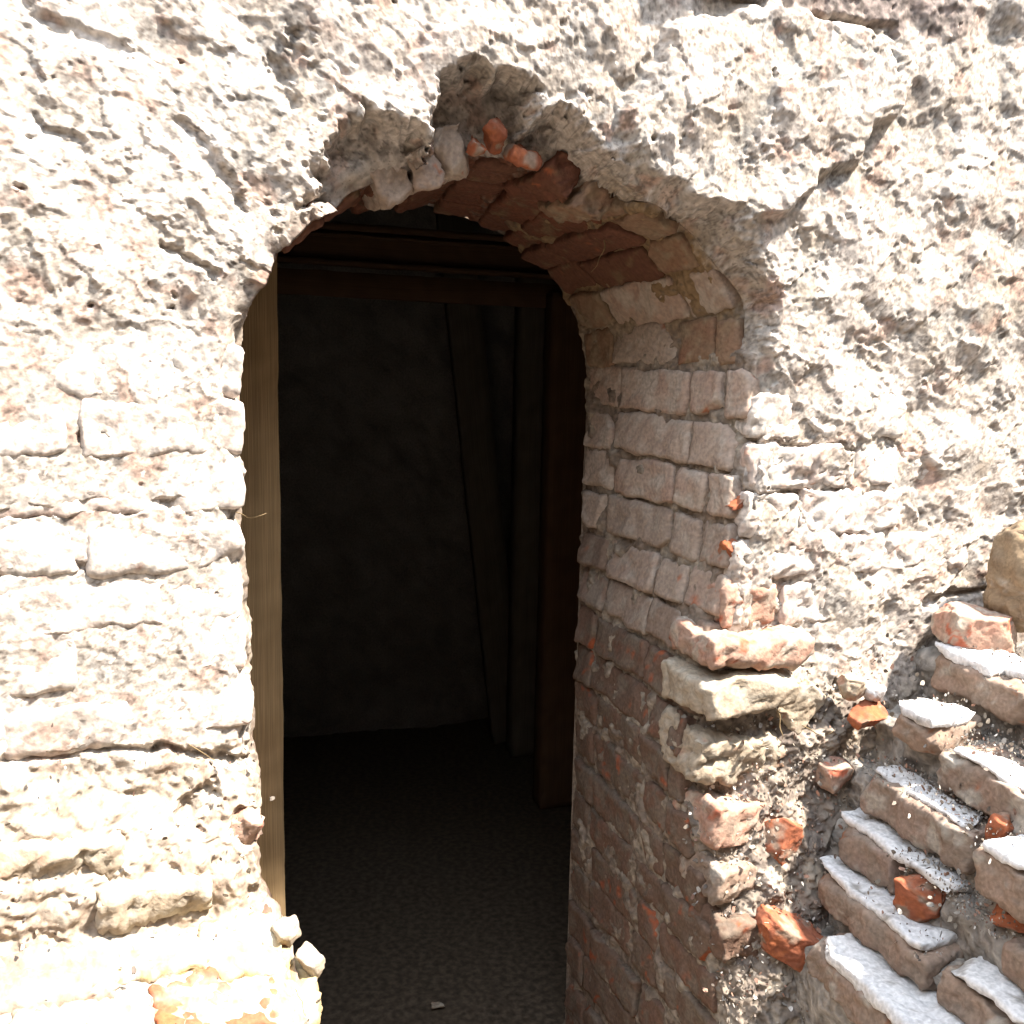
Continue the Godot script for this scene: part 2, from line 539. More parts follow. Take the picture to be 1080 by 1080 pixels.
		rc.append(wall_colour(p, s, arch, left, foot, hi, coat1, coat2))
	return [rp, rc]

func wall_colour(p: Vector3, s: float, arch: float, left: float, foot: float, hi: float, coat1: float, coat2: float) -> Color:
	var w1 := n_tone.get_noise_3dv(p)
	var w2 := n_mid.get_noise_3dv(p + Vector3(3.1, 0.7, 1.3))
	var w3 := n_spot.get_noise_3dv(p)
	var w4 := n_tone.get_noise_3dv(p * 1.6 + Vector3(7, 2, 5))
	var white := mix3(Vector3(0.585, 0.535, 0.49), Vector3(0.68, 0.63, 0.58), left)  # whiter on the left: its stronger sunlight is put into the colour
	var lime := mix3(white, white * Vector3(0.80, 0.75, 0.69), 0.30 + w1 * 1.0 + w3 * 0.35)
	var under := mix3(Vector3(0.46, 0.40, 0.335), Vector3(0.41, 0.39, 0.36), 0.5 + w2 * 2.0)
	under = mix3(under, Vector3(0.47, 0.325, 0.26), smoothstep(0.15, 0.45, w4 + w2 * 0.4) * 0.8)
	under = mix3(under, white, left * 0.2)
	var k := mix3(under, lime, coat1 * 0.35 + coat2 * 0.60 + 0.05)
	k = mix3(k, Vector3(0.48, 0.34, 0.275), smoothstep(lerpf(0.30, 0.18, left), 0.55, w4 + w2 * 0.5) * lerpf(0.45, 0.65, left))
	k = mix3(k, Vector3(0.22, 0.19, 0.165), smoothstep(0.34, 0.60, w3 + w2 * 0.5) * 0.6)
	var fleck := n_spot.get_noise_3dv(p * 2.6 + Vector3(1, 5, 2)) + w2 * 0.35 + w1 * 0.25
	k = mix3(k, Vector3(0.16, 0.13, 0.11), smoothstep(0.34, 0.46, fleck) * 0.65)
	# bare dark stone course at the top
	var bare := smoothstep(2.135, 2.165, p.y + w2 * 0.03) * smoothstep(0.90, 0.97, p.x + w2 * 0.05) * smoothstep(1.36, 1.26, p.x + w2 * 0.06)
	k = mix3(k, mix3(Vector3(0.33, 0.27, 0.245), Vector3(0.15, 0.125, 0.115), 0.5 + w3 * 1.6 + hi), bare * 0.9)
	if foot > 0.0 and p.x > 0.5:
		var soil := mix3(Vector3(0.34, 0.29, 0.24), Vector3(0.21, 0.175, 0.15), 0.5 + w2 * 1.4 + w3 * 0.5)
		soil = mix3(soil, Vector3(0.42, 0.36, 0.29), smoothstep(0.1, 0.35, w4))
		k = mix3(k, soil, foot * smoothstep(-0.35, 0.15, w1 + foot * 0.4))
	elif foot > 0.0:
		k = mix3(k, mix3(Vector3(0.50, 0.44, 0.36), Vector3(0.36, 0.28, 0.21), 0.5 + w2 * 1.5), foot * 0.8)
		k = mix3(k, Vector3(0.60, 0.42, 0.18), smoothstep(0.80, 0.72, p.y + w2 * 0.05) * smoothstep(0.10, 0.32, w4 + w3 * 0.2))
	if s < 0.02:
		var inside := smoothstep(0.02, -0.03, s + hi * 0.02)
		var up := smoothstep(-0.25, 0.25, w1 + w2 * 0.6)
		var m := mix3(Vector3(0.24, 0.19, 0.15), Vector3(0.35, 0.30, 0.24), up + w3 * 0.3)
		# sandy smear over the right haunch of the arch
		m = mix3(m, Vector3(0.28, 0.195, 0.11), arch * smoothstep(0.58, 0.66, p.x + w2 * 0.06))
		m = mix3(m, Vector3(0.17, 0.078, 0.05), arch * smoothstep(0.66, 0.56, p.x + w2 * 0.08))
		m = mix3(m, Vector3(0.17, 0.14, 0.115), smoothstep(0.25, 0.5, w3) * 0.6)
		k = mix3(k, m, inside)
	return Color(k.x, k.y, k.z)

# ------------------------------------------------------------------ bricks of the wall

func brick_look(kind: String) -> Dictionary:
	var t := rng.randf()
	match kind:
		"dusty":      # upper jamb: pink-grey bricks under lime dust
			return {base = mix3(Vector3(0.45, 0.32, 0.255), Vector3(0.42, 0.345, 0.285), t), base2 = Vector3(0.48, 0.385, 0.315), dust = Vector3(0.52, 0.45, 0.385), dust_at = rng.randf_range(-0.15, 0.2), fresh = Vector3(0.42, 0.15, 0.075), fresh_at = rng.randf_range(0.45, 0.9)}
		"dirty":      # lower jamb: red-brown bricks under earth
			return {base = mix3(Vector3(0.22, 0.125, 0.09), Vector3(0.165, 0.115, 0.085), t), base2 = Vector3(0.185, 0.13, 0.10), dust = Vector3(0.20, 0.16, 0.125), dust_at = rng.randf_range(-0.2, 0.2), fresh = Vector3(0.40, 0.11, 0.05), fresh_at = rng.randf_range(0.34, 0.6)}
		"soffit":
			return {base = mix3(Vector3(0.20, 0.08, 0.05), Vector3(0.17, 0.085, 0.055), t), base2 = Vector3(0.16, 0.075, 0.05), dust = Vector3(0.21, 0.14, 0.085), dust_at = rng.randf_range(0.1, 0.4), fresh = Vector3(0.40, 0.13, 0.06), fresh_at = 0.6}
		"sandy":
			return {base = mix3(Vector3(0.29, 0.16, 0.105), Vector3(0.27, 0.175, 0.115), t), base2 = Vector3(0.29, 0.20, 0.135), dust = Vector3(0.32, 0.245, 0.17), dust_at = rng.randf_range(-0.2, 0.2), fresh = Vector3(0.40, 0.14, 0.07), fresh_at = 0.7}
		"limed":      # face bricks under whitewash
			return {base = mix3(Vector3(0.62, 0.56, 0.51), Vector3(0.54, 0.41, 0.35), t), base2 = Vector3(0.64, 0.58, 0.53), dust = Vector3(0.66, 0.615, 0.565), dust_at = rng.randf_range(-0.25, 0.1), fresh = Vector3(0.47, 0.28, 0.21), fresh_at = rng.randf_range(0.4, 0.6)}
		"stump":      # the wing wall
			return {base = mix3(Vector3(0.36, 0.255, 0.19), Vector3(0.31, 0.23, 0.19), t), base2 = Vector3(0.29, 0.23, 0.185), dust = Vector3(0.42, 0.385, 0.335), dust_at = rng.randf_range(0.0, 0.35), fresh = Vector3(0.36, 0.16, 0.09), fresh_at = rng.randf_range(0.5, 0.75)}
		"lime":       # bed of lime mortar
			return {base = Vector3(0.78, 0.78, 0.79), base2 = Vector3(0.84, 0.84, 0.84), dust = Vector3(0.36, 0.34, 0.31), dust_at = 0.30, fresh = Vector3(0.5, 0.49, 0.47), fresh_at = 0.5}
		"orange":
			return {base = Vector3(0.41, 0.14, 0.072), base2 = Vector3(0.31, 0.115, 0.07), dust = Vector3(0.34, 0.26, 0.20), dust_at = 0.12, fresh = Vector3(0.42, 0.14, 0.065), fresh_at = 0.25}
		"pink":
			return {base = Vector3(0.46, 0.27, 0.20), base2 = Vector3(0.44, 0.33, 0.26), dust = Vector3(0.50, 0.44, 0.37), dust_at = 0.12, fresh = Vector3(0.48, 0.14, 0.08), fresh_at = 0.42}
		"cream":
			return {base = Vector3(0.46, 0.39, 0.30), base2 = Vector3(0.40, 0.33, 0.25), dust = Vector3(0.50, 0.45, 0.37), dust_at = 0.10, fresh = Vector3(0.44, 0.27, 0.19), fresh_at = 0.45}
		"yellow":
			return {base = Vector3(0.52, 0.39, 0.19), base2 = Vector3(0.50, 0.42, 0.28), dust = Vector3(0.56, 0.51, 0.43), dust_at = 0.05, fresh = Vector3(0.46, 0.25, 0.10), fresh_at = 0.45}
		"stone":
			return {base = Vector3(0.34, 0.25, 0.16), base2 = Vector3(0.25, 0.19, 0.13), dust = Vector3(0.40, 0.35, 0.28), dust_at = 0.30, fresh = Vector3(0.22, 0.17, 0.12), fresh_at = 0.5}
	return {base = Vector3(0.36, 0.32, 0.28), base2 = Vector3(0.28, 0.25, 0.22), dust = Vector3(0.44, 0.40, 0.36), dust_at = 0.2, fresh = Vector3(0.3, 0.27, 0.24), fresh_at = 0.6}

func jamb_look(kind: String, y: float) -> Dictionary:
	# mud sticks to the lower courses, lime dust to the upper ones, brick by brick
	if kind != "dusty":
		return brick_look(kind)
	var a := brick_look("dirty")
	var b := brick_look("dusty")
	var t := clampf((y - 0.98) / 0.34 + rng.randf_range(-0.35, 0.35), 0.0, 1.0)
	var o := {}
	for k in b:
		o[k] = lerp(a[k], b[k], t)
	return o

func lay_reveal(wall: Node3D):
	# every course of the jambs and every voussoir row of the arch, laid along the opening's edge
	var s := 0.02
	var row := 0
	while s < edge_total - 0.03:
		var pitch := rng.randf_range(0.086, 0.094)
		var sm := s + pitch * 0.5
		var e := edge_at(sm)
		var ea := edge_at(sm - 0.03)
		var eb := edge_at(sm + 0.03)
		var fz := face_z(e[0], e[1])
		var front := Vector3(e[0], e[1], fz)
		var rear := Vector3(e[2], e[3], REAR_Z)
		var along := (front - rear)
		var depth := along.length()
		var dir := along / depth
		var tn := Vector3(eb[0] - ea[0], eb[1] - ea[1], 0).normalized()
		var n := dir.cross(tn).normalized()
		if n.dot(Vector3(0.5 - e[0], 1.2 - e[1], 0)) < 0:
			n = -n
		tn = n.cross(dir).normalized()
		var seen := e[0] > 0.2 or e[1] > 1.7
		var arch: bool = e[1] > 1.70 and e[0] > 0.14 and e[0] < 0.87
		var at := 0.004
		var lengths := [0.115, 0.235] if row % 2 == 0 else [0.235, 0.115]
		var k := row % 2
		var stop := depth - (0.008 if e[0] > 0.5 and not arch else 0.09)
		if arch:
			stop = depth - 0.02
		while at < stop - 0.03:
			var l: float = minf(lengths[k % 2] * rng.randf_range(0.80, 1.15), stop - at)
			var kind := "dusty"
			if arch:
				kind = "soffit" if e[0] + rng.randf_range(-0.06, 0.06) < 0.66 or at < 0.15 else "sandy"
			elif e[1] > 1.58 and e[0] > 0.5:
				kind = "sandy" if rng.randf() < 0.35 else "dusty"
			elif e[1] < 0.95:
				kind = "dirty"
			var hgt := pitch - rng.randf_range(0.004, 0.014)
			var thick := 0.07
			var proud := rng.randf_range(0.004, 0.011) if not arch else rng.randf_range(0.002, 0.010)
			if kind == "dirty":
				proud = rng.randf_range(0.001, 0.009)
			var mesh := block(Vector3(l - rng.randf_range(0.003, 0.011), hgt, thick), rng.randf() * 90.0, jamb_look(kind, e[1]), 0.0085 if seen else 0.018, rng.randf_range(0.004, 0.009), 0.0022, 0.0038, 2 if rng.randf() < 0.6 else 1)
			var c := rear + dir * (at + l * 0.5) + n * (proud - thick * 0.5) + tn * rng.randf_range(-0.003, 0.003)
			var b := Basis(dir, tn, dir.cross(tn)) * Basis.from_euler(Vector3(rng.randf_range(-0.03, 0.03), rng.randf_range(-0.025, 0.025), rng.randf_range(-0.03, 0.03)))
			part("brick", mesh, mat_brick, wall, Transform3D(b, c))
			at += l
			k += 1
		s += pitch
		row += 1

func face_brick(wall: Node3D, centre: Vector3, size: Vector3, kind: String, tilt := Vector3.ZERO, rough := 0.0045, chips := 2, cell := 0.0075):
	return part("brick", block(size, rng.randf() * 90.0, brick_look(kind), cell, rng.randf_range(0.009, 0.016), rough, 0.005, chips), mat_plaster if kind == "limed" else mat_brick, wall, Transform3D(Basis.from_euler(tilt), centre))

func lay_face(wall: Node3D):
	# whitewashed courses left of the opening
	var ys := [1.06, 1.150, 1.232, 1.315, 1.400, 1.485, 1.565]
	for r in ys.size():
		var x := 0.088 + rng.randf_range(-0.006, 0.004)
		var k := r
		while x > -0.75:
			var l := (0.115 if k % 2 == 0 else 0.225) * rng.randf_range(0.92, 1.05)
			if x > -0.5 or rng.randf() < 0.7:
				var cx := x - l * 0.5
				face_brick(wall, Vector3(cx, ys[r] + rng.randf_range(-0.004, 0.004), face_z(cx, ys[r]) - 0.0440 + rng.randf_range(-0.003, 0.003)), Vector3(l - 0.005, 0.079, 0.09), "limed", Vector3(rng.randf_range(-0.03, 0.03), 0.13 + rng.randf_range(-0.02, 0.02), rng.randf_range(-0.02, 0.02)), 0.0020, 1)
			x -= l
			k += 1
	# courses just right of the opening
	ys = [1.165, 1.248, 1.330, 1.412, 1.500]
	for r in ys.size():
		var e := 0.93 - maxf(0.0, 1.36 - ys[r]) * 0.18
		var x := e
		var k := r
		for q in 3:
			var l := (0.115 if k % 2 == 0 else 0.215) * rng.randf_range(0.92, 1.05)
			if q == 2 and l < 0.15:
				break
			face_brick(wall, Vector3(x + l * 0.5, ys[r], face_z(x, ys[r]) - 0.041 + rng.randf_range(-0.005, 0.004) - q * 0.003), Vector3(l - 0.006, 0.078, 0.09), "limed" if q > 0 else ("pink" if r == 0 else "limed"), Vector3(rng.randf_range(-0.04, 0.04), rng.randf_range(-0.03, 0.03), rng.randf_range(-0.02, 0.02)))
			x += l
			k += 1
	# loosened bricks on the broken corner below
	face_brick(wall, Vector3(0.955, 1.094, -0.02), Vector3(0.215, 0.060, 0.16), "pink", Vector3(0.02, 0.05, -0.05), 0.0045, 2)
	face_brick(wall, Vector3(0.925, 1.022, -0.015), Vector3(0.185, 0.066, 0.17), "cream", Vector3(0.0, 0.06, 0.06), 0.0035, 1)
	face_brick(wall, Vector3(0.930, 0.900, -0.030), Vector3(0.190, 0.085, 0.14), "cream", Vector3(0.15, 0.08, -0.10), 0.007, 5)
	face_brick(wall, Vector3(0.915, 0.785, 0.005), Vector3(0.125, 0.080, 0.12), "pink", Vector3(0.1, 0.2, -0.12), 0.005, 3)
	face_brick(wall, Vector3(0.900, 0.690, 0.03), Vector3(0.09, 0.070, 0.12), "stump", Vector3(0.1, 0.1, -0.08), 0.005, 2)
	face_brick(wall, Vector3(0.905, 0.600, 0.06), Vector3(0.09, 0.070, 0.12), "dirty", Vector3(0.1, 0.1, -0.1), 0.005, 2)
	# ends of the arch ring left bare in the hollows above the opening
	for a in [[0.318, 1.872, 0.55, "dusty"], [0.372, 1.893, 0.40, "dusty"], [0.425, 1.912, 0.22, "dusty"], [0.600, 1.900, -0.45, "soffit"], [0.660, 1.868, -0.5, "sandy"]]:
		part("brick", block(Vector3(0.056, 0.080, 0.15), rng.randf() * 90.0, brick_look(a[3]), 0.006, 0.004, 0.004, 0.006, 4), mat_brick, wall, Transform3D(Basis.from_euler(Vector3(0.1, rng.randf_range(-0.2, 0.2), a[2])), Vector3(a[0], a[1] + 0.004, -0.145)))
	face_brick(wall, Vector3(0.484, 1.940, -0.060), Vector3(0.034, 0.060, 0.05), "orange", Vector3(0.5, 0.3, 0.5), 0.0015, 8, 0.004)
	face_brick(wall, Vector3(0.455, 1.922, -0.065), Vector3(0.028, 0.030, 0.05), "orange", Vector3(0.2, 0.3, 0.3), 0.0015, 6, 0.004)
	face_brick(wall, Vector3(0.535, 1.910, -0.068), Vector3(0.065, 0.026, 0.05), "orange", Vector3(0.2, 0.1, -0.2), 0.0015, 7, 0.004)
	# corner bricks broken open, showing fresh orange
	face_brick(wall, Vector3(0.921, 1.352, -0.012), Vector3(0.026, 0.034, 0.035), "orange", Vector3(0.3, 0.2, 0.1), 0.004, 2, 0.005)
	face_brick(wall, Vector3(0.920, 1.268, -0.012), Vector3(0.024, 0.034, 0.035), "orange", Vector3(0.1, 0.5, 0.2), 0.004, 2, 0.005)
	# bricks in the broken foot on the left
	for a in [[-0.200, 0.722, 0.135, 0.20, 0.060, "stump"], [-0.050, 0.722, 0.110, 0.15, 0.060, "yellow"], [0.066, 0.715, 0.125, 0.11, 0.060, "yellow"], [0.025, 0.688, 0.205, 0.17, 0.055, "orange"],
			[-0.150, 0.690, 0.235, 0.18, 0.06, "cream"], [0.055, 0.880, -0.022, 0.10, 0.060, "pink"], [-0.180, 0.880, 0.035, 0.17, 0.07, "cream"], [-0.060, 0.812, 0.045, 0.16, 0.06, "cream"], [0.125, 0.675, 0.18, 0.09, 0.06, "yellow"]]:
		face_brick(wall, Vector3(a[0], a[1], a[2]), Vector3(a[3], a[4], 0.11), a[5], Vector3(rng.randf_range(0.1, 0.35), rng.randf_range(-0.08, 0.12), rng.randf_range(-0.06, 0.06)), 0.006, 4)

# ------------------------------------------------------------------ ground, cellar

func build_ground():
	var nu := 140
	var nv := 120
	var pos := PackedVector3Array()
	var col := PackedColorArray()
	for i in nu:
		for j in nv:
			var a := float(i) / (nu - 1) * 2 - 1
			var b := float(j) / (nv - 1)
			var x := signf(a) * (absf(a) * 3.0 + pow(absf(a), 6.0) * 90.0) + 0.5
			var z := -0.15 + b * 4.0 + pow(b, 6.0) * 100.0
			var n := n_low.get_noise_2d(x * 0.4, z * 0.4)
			var rise := maxf(smoothstep(1.8, 2.8, z + n * 0.2), maxf(smoothstep(2.1, 3.2, x + n * 0.3), smoothstep(-1.7, -3.0, x + n * 0.3)) * smoothstep(0.0, 0.35, z)) * 3.8          # unseen earth banks, added to keep light out of the cellar
			pos.append(Vector3(x, n * 0.03 - 0.012 + rise * (1.0 + n * 0.1), z))
			var k := mix3(Vector3(0.24, 0.19, 0.145), Vector3(0.17, 0.135, 0.10), 0.5 + n)
			# pale rubble colour added out of view to bounce sunlight up the wall
			k = mix3(k, Vector3(0.42, 0.375, 0.32), smoothstep(1.45, 1.25, z + n * 0.8 + n_mid.get_noise_2d(x * 0.3, z * 0.3) * 0.5))
			col.append(Color(k.x, k.y, k.z))
	structure("ground", grid_mesh(pos, col, nu, nv), mat_earth)

func slab(size: Vector3) -> BoxMesh:
	var b := BoxMesh.new()
	b.size = size
	return b

func plain(c: Vector3, rough: float, tex := 0) -> StandardMaterial3D:
	var m: StandardMaterial3D = (mat_brick if tex == 0 else mat_earth).duplicate()
	m.vertex_color_use_as_albedo = false
	m.albedo_color = Color(c.x, c.y, c.z).linear_to_srgb()
	m.roughness = rough
	return m

func build_cellar():
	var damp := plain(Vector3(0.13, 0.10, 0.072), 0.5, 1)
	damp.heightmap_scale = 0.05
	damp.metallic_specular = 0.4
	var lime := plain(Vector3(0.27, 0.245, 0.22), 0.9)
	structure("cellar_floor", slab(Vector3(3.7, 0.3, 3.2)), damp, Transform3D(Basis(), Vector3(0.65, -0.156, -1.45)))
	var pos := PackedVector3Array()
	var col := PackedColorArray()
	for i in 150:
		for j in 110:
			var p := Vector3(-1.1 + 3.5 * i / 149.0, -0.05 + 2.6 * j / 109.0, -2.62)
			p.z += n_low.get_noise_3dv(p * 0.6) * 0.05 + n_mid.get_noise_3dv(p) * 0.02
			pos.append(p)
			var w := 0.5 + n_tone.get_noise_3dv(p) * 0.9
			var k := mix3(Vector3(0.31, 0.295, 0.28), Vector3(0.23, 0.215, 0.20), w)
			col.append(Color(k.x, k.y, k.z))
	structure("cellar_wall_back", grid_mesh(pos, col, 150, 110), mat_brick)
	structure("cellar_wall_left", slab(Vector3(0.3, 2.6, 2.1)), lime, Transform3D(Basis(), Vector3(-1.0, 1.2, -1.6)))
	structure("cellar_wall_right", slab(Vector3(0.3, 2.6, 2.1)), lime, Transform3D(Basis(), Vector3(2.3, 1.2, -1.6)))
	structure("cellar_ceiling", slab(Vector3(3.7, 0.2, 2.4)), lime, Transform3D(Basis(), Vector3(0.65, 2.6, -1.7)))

# ------------------------------------------------------------------ timber

func wood_texture(seed_at: int) -> Array:
	var n := FastNoiseLite.new()
	n.seed = seed_at
	n.frequency = 0.02
	n.fractal_octaves = 4
	var c := Image.create(256, 512, false, Image.FORMAT_RGB8)
	var h := Image.create(256, 512, false, Image.FORMAT_RGB8)
	for y in 512:
		for x in 256:
			var warp := n.get_noise_2d(x * 0.5, y * 0.12) * 26.0
			var g := n.get_noise_2d((x + warp) * 7.0, y * 0.10 + 400.0)
			var f := n.get_noise_2d(x * 14.0, y * 0.9 + 900.0)
			var t := clampf(0.86 + g * 0.09 + f * 0.14, 0.3, 1.0)
			c.set_pixel(x, y, Color(t, t * 0.97, t * 0.93))
			var q := clampf(0.5 + g * 0.4 + f * 0.6, 0, 1)
			h.set_pixel(x, y, Color(q, q, q))
	return [ImageTexture.create_from_image(c), ImageTexture.create_from_image(h)]

func wood_material(tex: Array, c: Vector3) -> StandardMaterial3D:
	var m := StandardMaterial3D.new()
	m.vertex_color_use_as_albedo = true
	m.albedo_color = Color(c.x, c.y, c.z).linear_to_srgb()
	m.albedo_texture = tex[0]
	m.roughness = 0.8
	m.metallic_specular = 0.3
	m.heightmap_enabled = true
	m.heightmap_texture = tex[1]
	m.heightmap_scale = 0.06
	m.uv1_triplanar = true
	m.uv1_scale = Vector3(6, 0.40, 6)
	m.uv1_offset = Vector3(0.5, 0.5, 0.5)
	return m

# a timber whose length runs along its own y, edges slightly rounded and uneven
func timber(size: Vector3, seed_at: float) -> ArrayMesh:
	var look := {base = Vector3(1, 1, 1), base2 = Vector3(0.82, 0.80, 0.78), dust = Vector3(0.9, 0.88, 0.85), dust_at = 0.5, fresh = Vector3(0.7, 0.66, 0.6), fresh_at = 0.55}
	return block(size, seed_at, look, maxf(0.02, size.y / 60.0), 0.004, 0.0006, 0.0016, 0)

func build_timber():
	var tex := wood_texture(77)
	var pale := wood_material(tex, Vector3(0.37, 0.28, 0.165))
	var dark := wood_material(tex, Vector3(0.13, 0.078, 0.05))
	var grey := wood_material(tex, Vector3(0.16, 0.15, 0.135))
	var pl := part("wooden_plank", timber(Vector3(0.135, 1.83, 0.032), 3.0), pale, self, Transform3D(Basis(), Vector3(0.119, 0.915, -0.52)))
	tag(pl, "tall pale sawn plank standing upright against the left jamb", "plank")
	# the dark prop frame standing inside the cellar
	var fr := thing("timber_portal", "dark brown timber portal of posts and lintel inside the cellar", "portal", Vector3(1.25, 0.0, -1.75))
	var lie := Basis(Vector3(0, 0, 1), deg_to_rad(89.0))
	part("lintel", timber(Vector3(0.120, 1.62, 0.10), 5.0), dark, fr, Transform3D(lie, Vector3(-0.58, 1.915, 0)))
	part("ledge", timber(Vector3(0.022, 1.60, 0.030), 6.0), dark, fr, Transform3D(lie, Vector3(-0.58, 1.968, 0.063)))
	part("ledge", timber(Vector3(0.014, 1.60, 0.024), 7.0), dark, fr, Transform3D(lie, Vector3(-0.58, 1.942, 0.060)))
	part("ledge", timber(Vector3(0.018, 1.60, 0.026), 8.0), dark, fr, Transform3D(lie, Vector3(-0.58, 1.860, 0.061)))
	part("head_board", timber(Vector3(0.080, 1.60, 0.05), 9.0), dark, fr, Transform3D(lie, Vector3(-0.58, 1.800, -0.03)))
	part("post", timber(Vector3(0.150, 1.80, 0.09), 10.0), dark, fr, Transform3D(Basis(), Vector3(0.005, 0.90, 0.03)))
	part("post", timber(Vector3(0.12, 1.76, 0.09), 11.0), dark, fr, Transform3D(Basis(), Vector3(-1.22, 0.88, 0.03)))
	# props inside the cellar
	var props := [
		[Vector3(1.115, 0.0, -2.33), Vector3(0.13, 2.46, 0.06), deg_to_rad(7.0), "pale wooden prop leaning at an angle against the cellar back wall"],
		[Vector3(1.300, 0.0, -2.20), Vector3(0.14, 2.48, 0.10), 0.0, "pale upright post standing in the cellar beside the leaning prop"]]
	for a in props:
		var at: Vector3 = a[0]
		var size: Vector3 = a[1]
		var lean: float = a[2]
		at.x += sin(lean) * 1.23
		var o := part("timber_post", timber(size, at.x * 7.0), grey, self, Transform3D(Basis(Vector3(0, 0, 1), lean), at + Vector3(-sin(lean) * size.y * 0.5, cos(lean) * size.y * 0.5 + sin(lean) * size.x * 0.45, 0)))
		tag(o, a[3], "post")

# ------------------------------------------------------------------ wing wall

func wing_brick(w: Node3D, x: float, top: float, z0: float, z1: float, kind := "stump", tilt := Vector3.ZERO, height := 0.062, depth := 0.115) -> MeshInstance3D:
	return part("brick", block(Vector3(depth, height, z1 - z0), rng.randf() * 90.0, brick_look(kind), 0.0075, rng.randf_range(0.006, 0.012), 0.0035, 0.0055, 4), mat_brick, w, Transform3D(Basis.from_euler(tilt), Vector3(x + depth * 0.5, top - height * 0.5, (z0 + z1) * 0.5)))

func lime_bed(w: Node3D, x: float, top: float, z0: float, z1: float, depth := 0.10, thick := 0.016):
	part("mortar_bed", block(Vector3(depth, thick, z1 - z0), rng.randf() * 90.0, brick_look("lime"), 0.0065, 0.005, 0.0022, 0.004, 5), mat_brick, w, Transform3D(Basis.from_euler(Vector3(rng.randf_range(-0.02, 0.02), 0, rng.randf_range(-0.03, 0.03))), Vector3(x + depth * 0.5 + 0.006, top + thick * 0.35, (z0 + z1) * 0.5)))

func build_wing_wall():
	var w := thing("brick_wing_wall", "stepped stump of a broken brick wall with white lime between its courses", "wall", Vector3(0, 0, 0))
	# rubble heart of the stump, one layer behind each course
	var heart := {base = Vector3(0.37, 0.34, 0.30), base2 = Vector3(0.28, 0.25, 0.22), dust = Vector3(0.42, 0.40, 0.37), dust_at = 0.15, fresh = Vector3(0.14, 0.125, 0.115), fresh_at = 0.35}
	for a in [[1.00, 0.0, 0.60], [1.085, 0.58, 0.688], [1.125, 0.66, 0.775], [1.150, 0.75, 0.872], [1.210, 0.84, 0.960], [1.330, 0.93, 1.055]]:
		part("rubble_core", block(Vector3(2.0 - a[0], a[2] - a[1], 1.14), rng.randf() * 90.0, heart, 0.028 if a[1] == 0.0 else 0.018, 0.02, 0.008, 0.008, 0), mat_earth, w, Transform3D(Basis(), Vector3((a[0] + 2.0) * 0.5, (a[1] + a[2]) * 0.5, 0.54)))
	# course tops .62 .70 .785 .885 .965 1.065
	wing_brick(w, 0.99, 0.620, 0.17, 0.40)
	wing_brick(w, 0.99, 0.622, 0.41, 0.63)
	wing_brick(w, 0.985, 0.620, 0.64, 0.86)
	lime_bed(w, 0.985, 0.620, 0.20, 0.62, 0.10, 0.024)
	wing_brick(w, 1.055, 0.702, 0.105, 0.385, "stump", Vector3(0.0, 0.0, 0.03))
	wing_brick(w, 1.065, 0.700, 0.405, 0.62)
	wing_brick(w, 1.060, 0.700, 0.63, 0.86)
	lime_bed(w, 1.055, 0.704, 0.09, 0.37, 0.085)
	lime_bed(w, 1.060, 0.704, 0.42, 0.60, 0.10)
	wing_brick(w, 1.095, 0.787, 0.10, 0.245, "stump", Vector3(0, 0.03, 0.0))
	wing_brick(w, 1.100, 0.785, 0.48, 0.70)
	lime_bed(w, 1.100, 0.787, 0.08, 0.36, 0.075)
	wing_brick(w, 1.130, 0.885, 0.115, 0.375, "stump", Vector3(0.0, 0.0, 0.0), 0.07)
	wing_brick(w, 1.105, 0.892, 0.405, 0.63, "stump", Vector3(-0.02, -0.03, 0.0), 0.07)
	wing_brick(w, 1.120, 0.885, 0.64, 0.86)
	lime_bed(w, 1.140, 0.882, 0.12, 0.36, 0.05, 0.010)
	lime_bed(w, 1.105, 0.892, 0.42, 0.62, 0.09, 0.016)
	wing_brick(w, 1.170, 1.000, 0.135, 0.225, "stump", Vector3(0.03, 0.08, 0.02), 0.055)
	lime_bed(w, 1.165, 1.000, 0.12, 0.225, 0.10, 0.018)
	wing_brick(w, 1.180, 0.967, 0.235, 0.445, "stump", Vector3(0.0, -0.03, 0.0), 0.068)
	wing_brick(w, 1.190, 0.965, 0.455, 0.68)
	lime_bed(w, 1.185, 0.966, 0.25, 0.43, 0.06, 0.010)
	wing_brick(w, 1.300, 1.073, 0.065, 0.29, "stump", Vector3(0.0, -0.02, 0.0), 0.066)
	wing_brick(w, 1.305, 1.070, 0.30, 0.52)
	wing_brick(w, 1.300, 1.068, 0.53, 0.75)
	lime_bed(w, 1.300, 1.073, 0.05, 0.20, 0.10, 0.020)
	lime_bed(w, 1.330, 1.073, 0.20, 0.48, 0.10, 0.018)

# ------------------------------------------------------------------ loose pieces

func pebble_mesh(seed_at: float, kind: String, squash := 0.75) -> ArrayMesh:
	return block(Vector3(1.0, squash, 0.85) * 0.05, seed_at, brick_look(kind), 0.008, 0.021, 0.004, 0.004, 4)

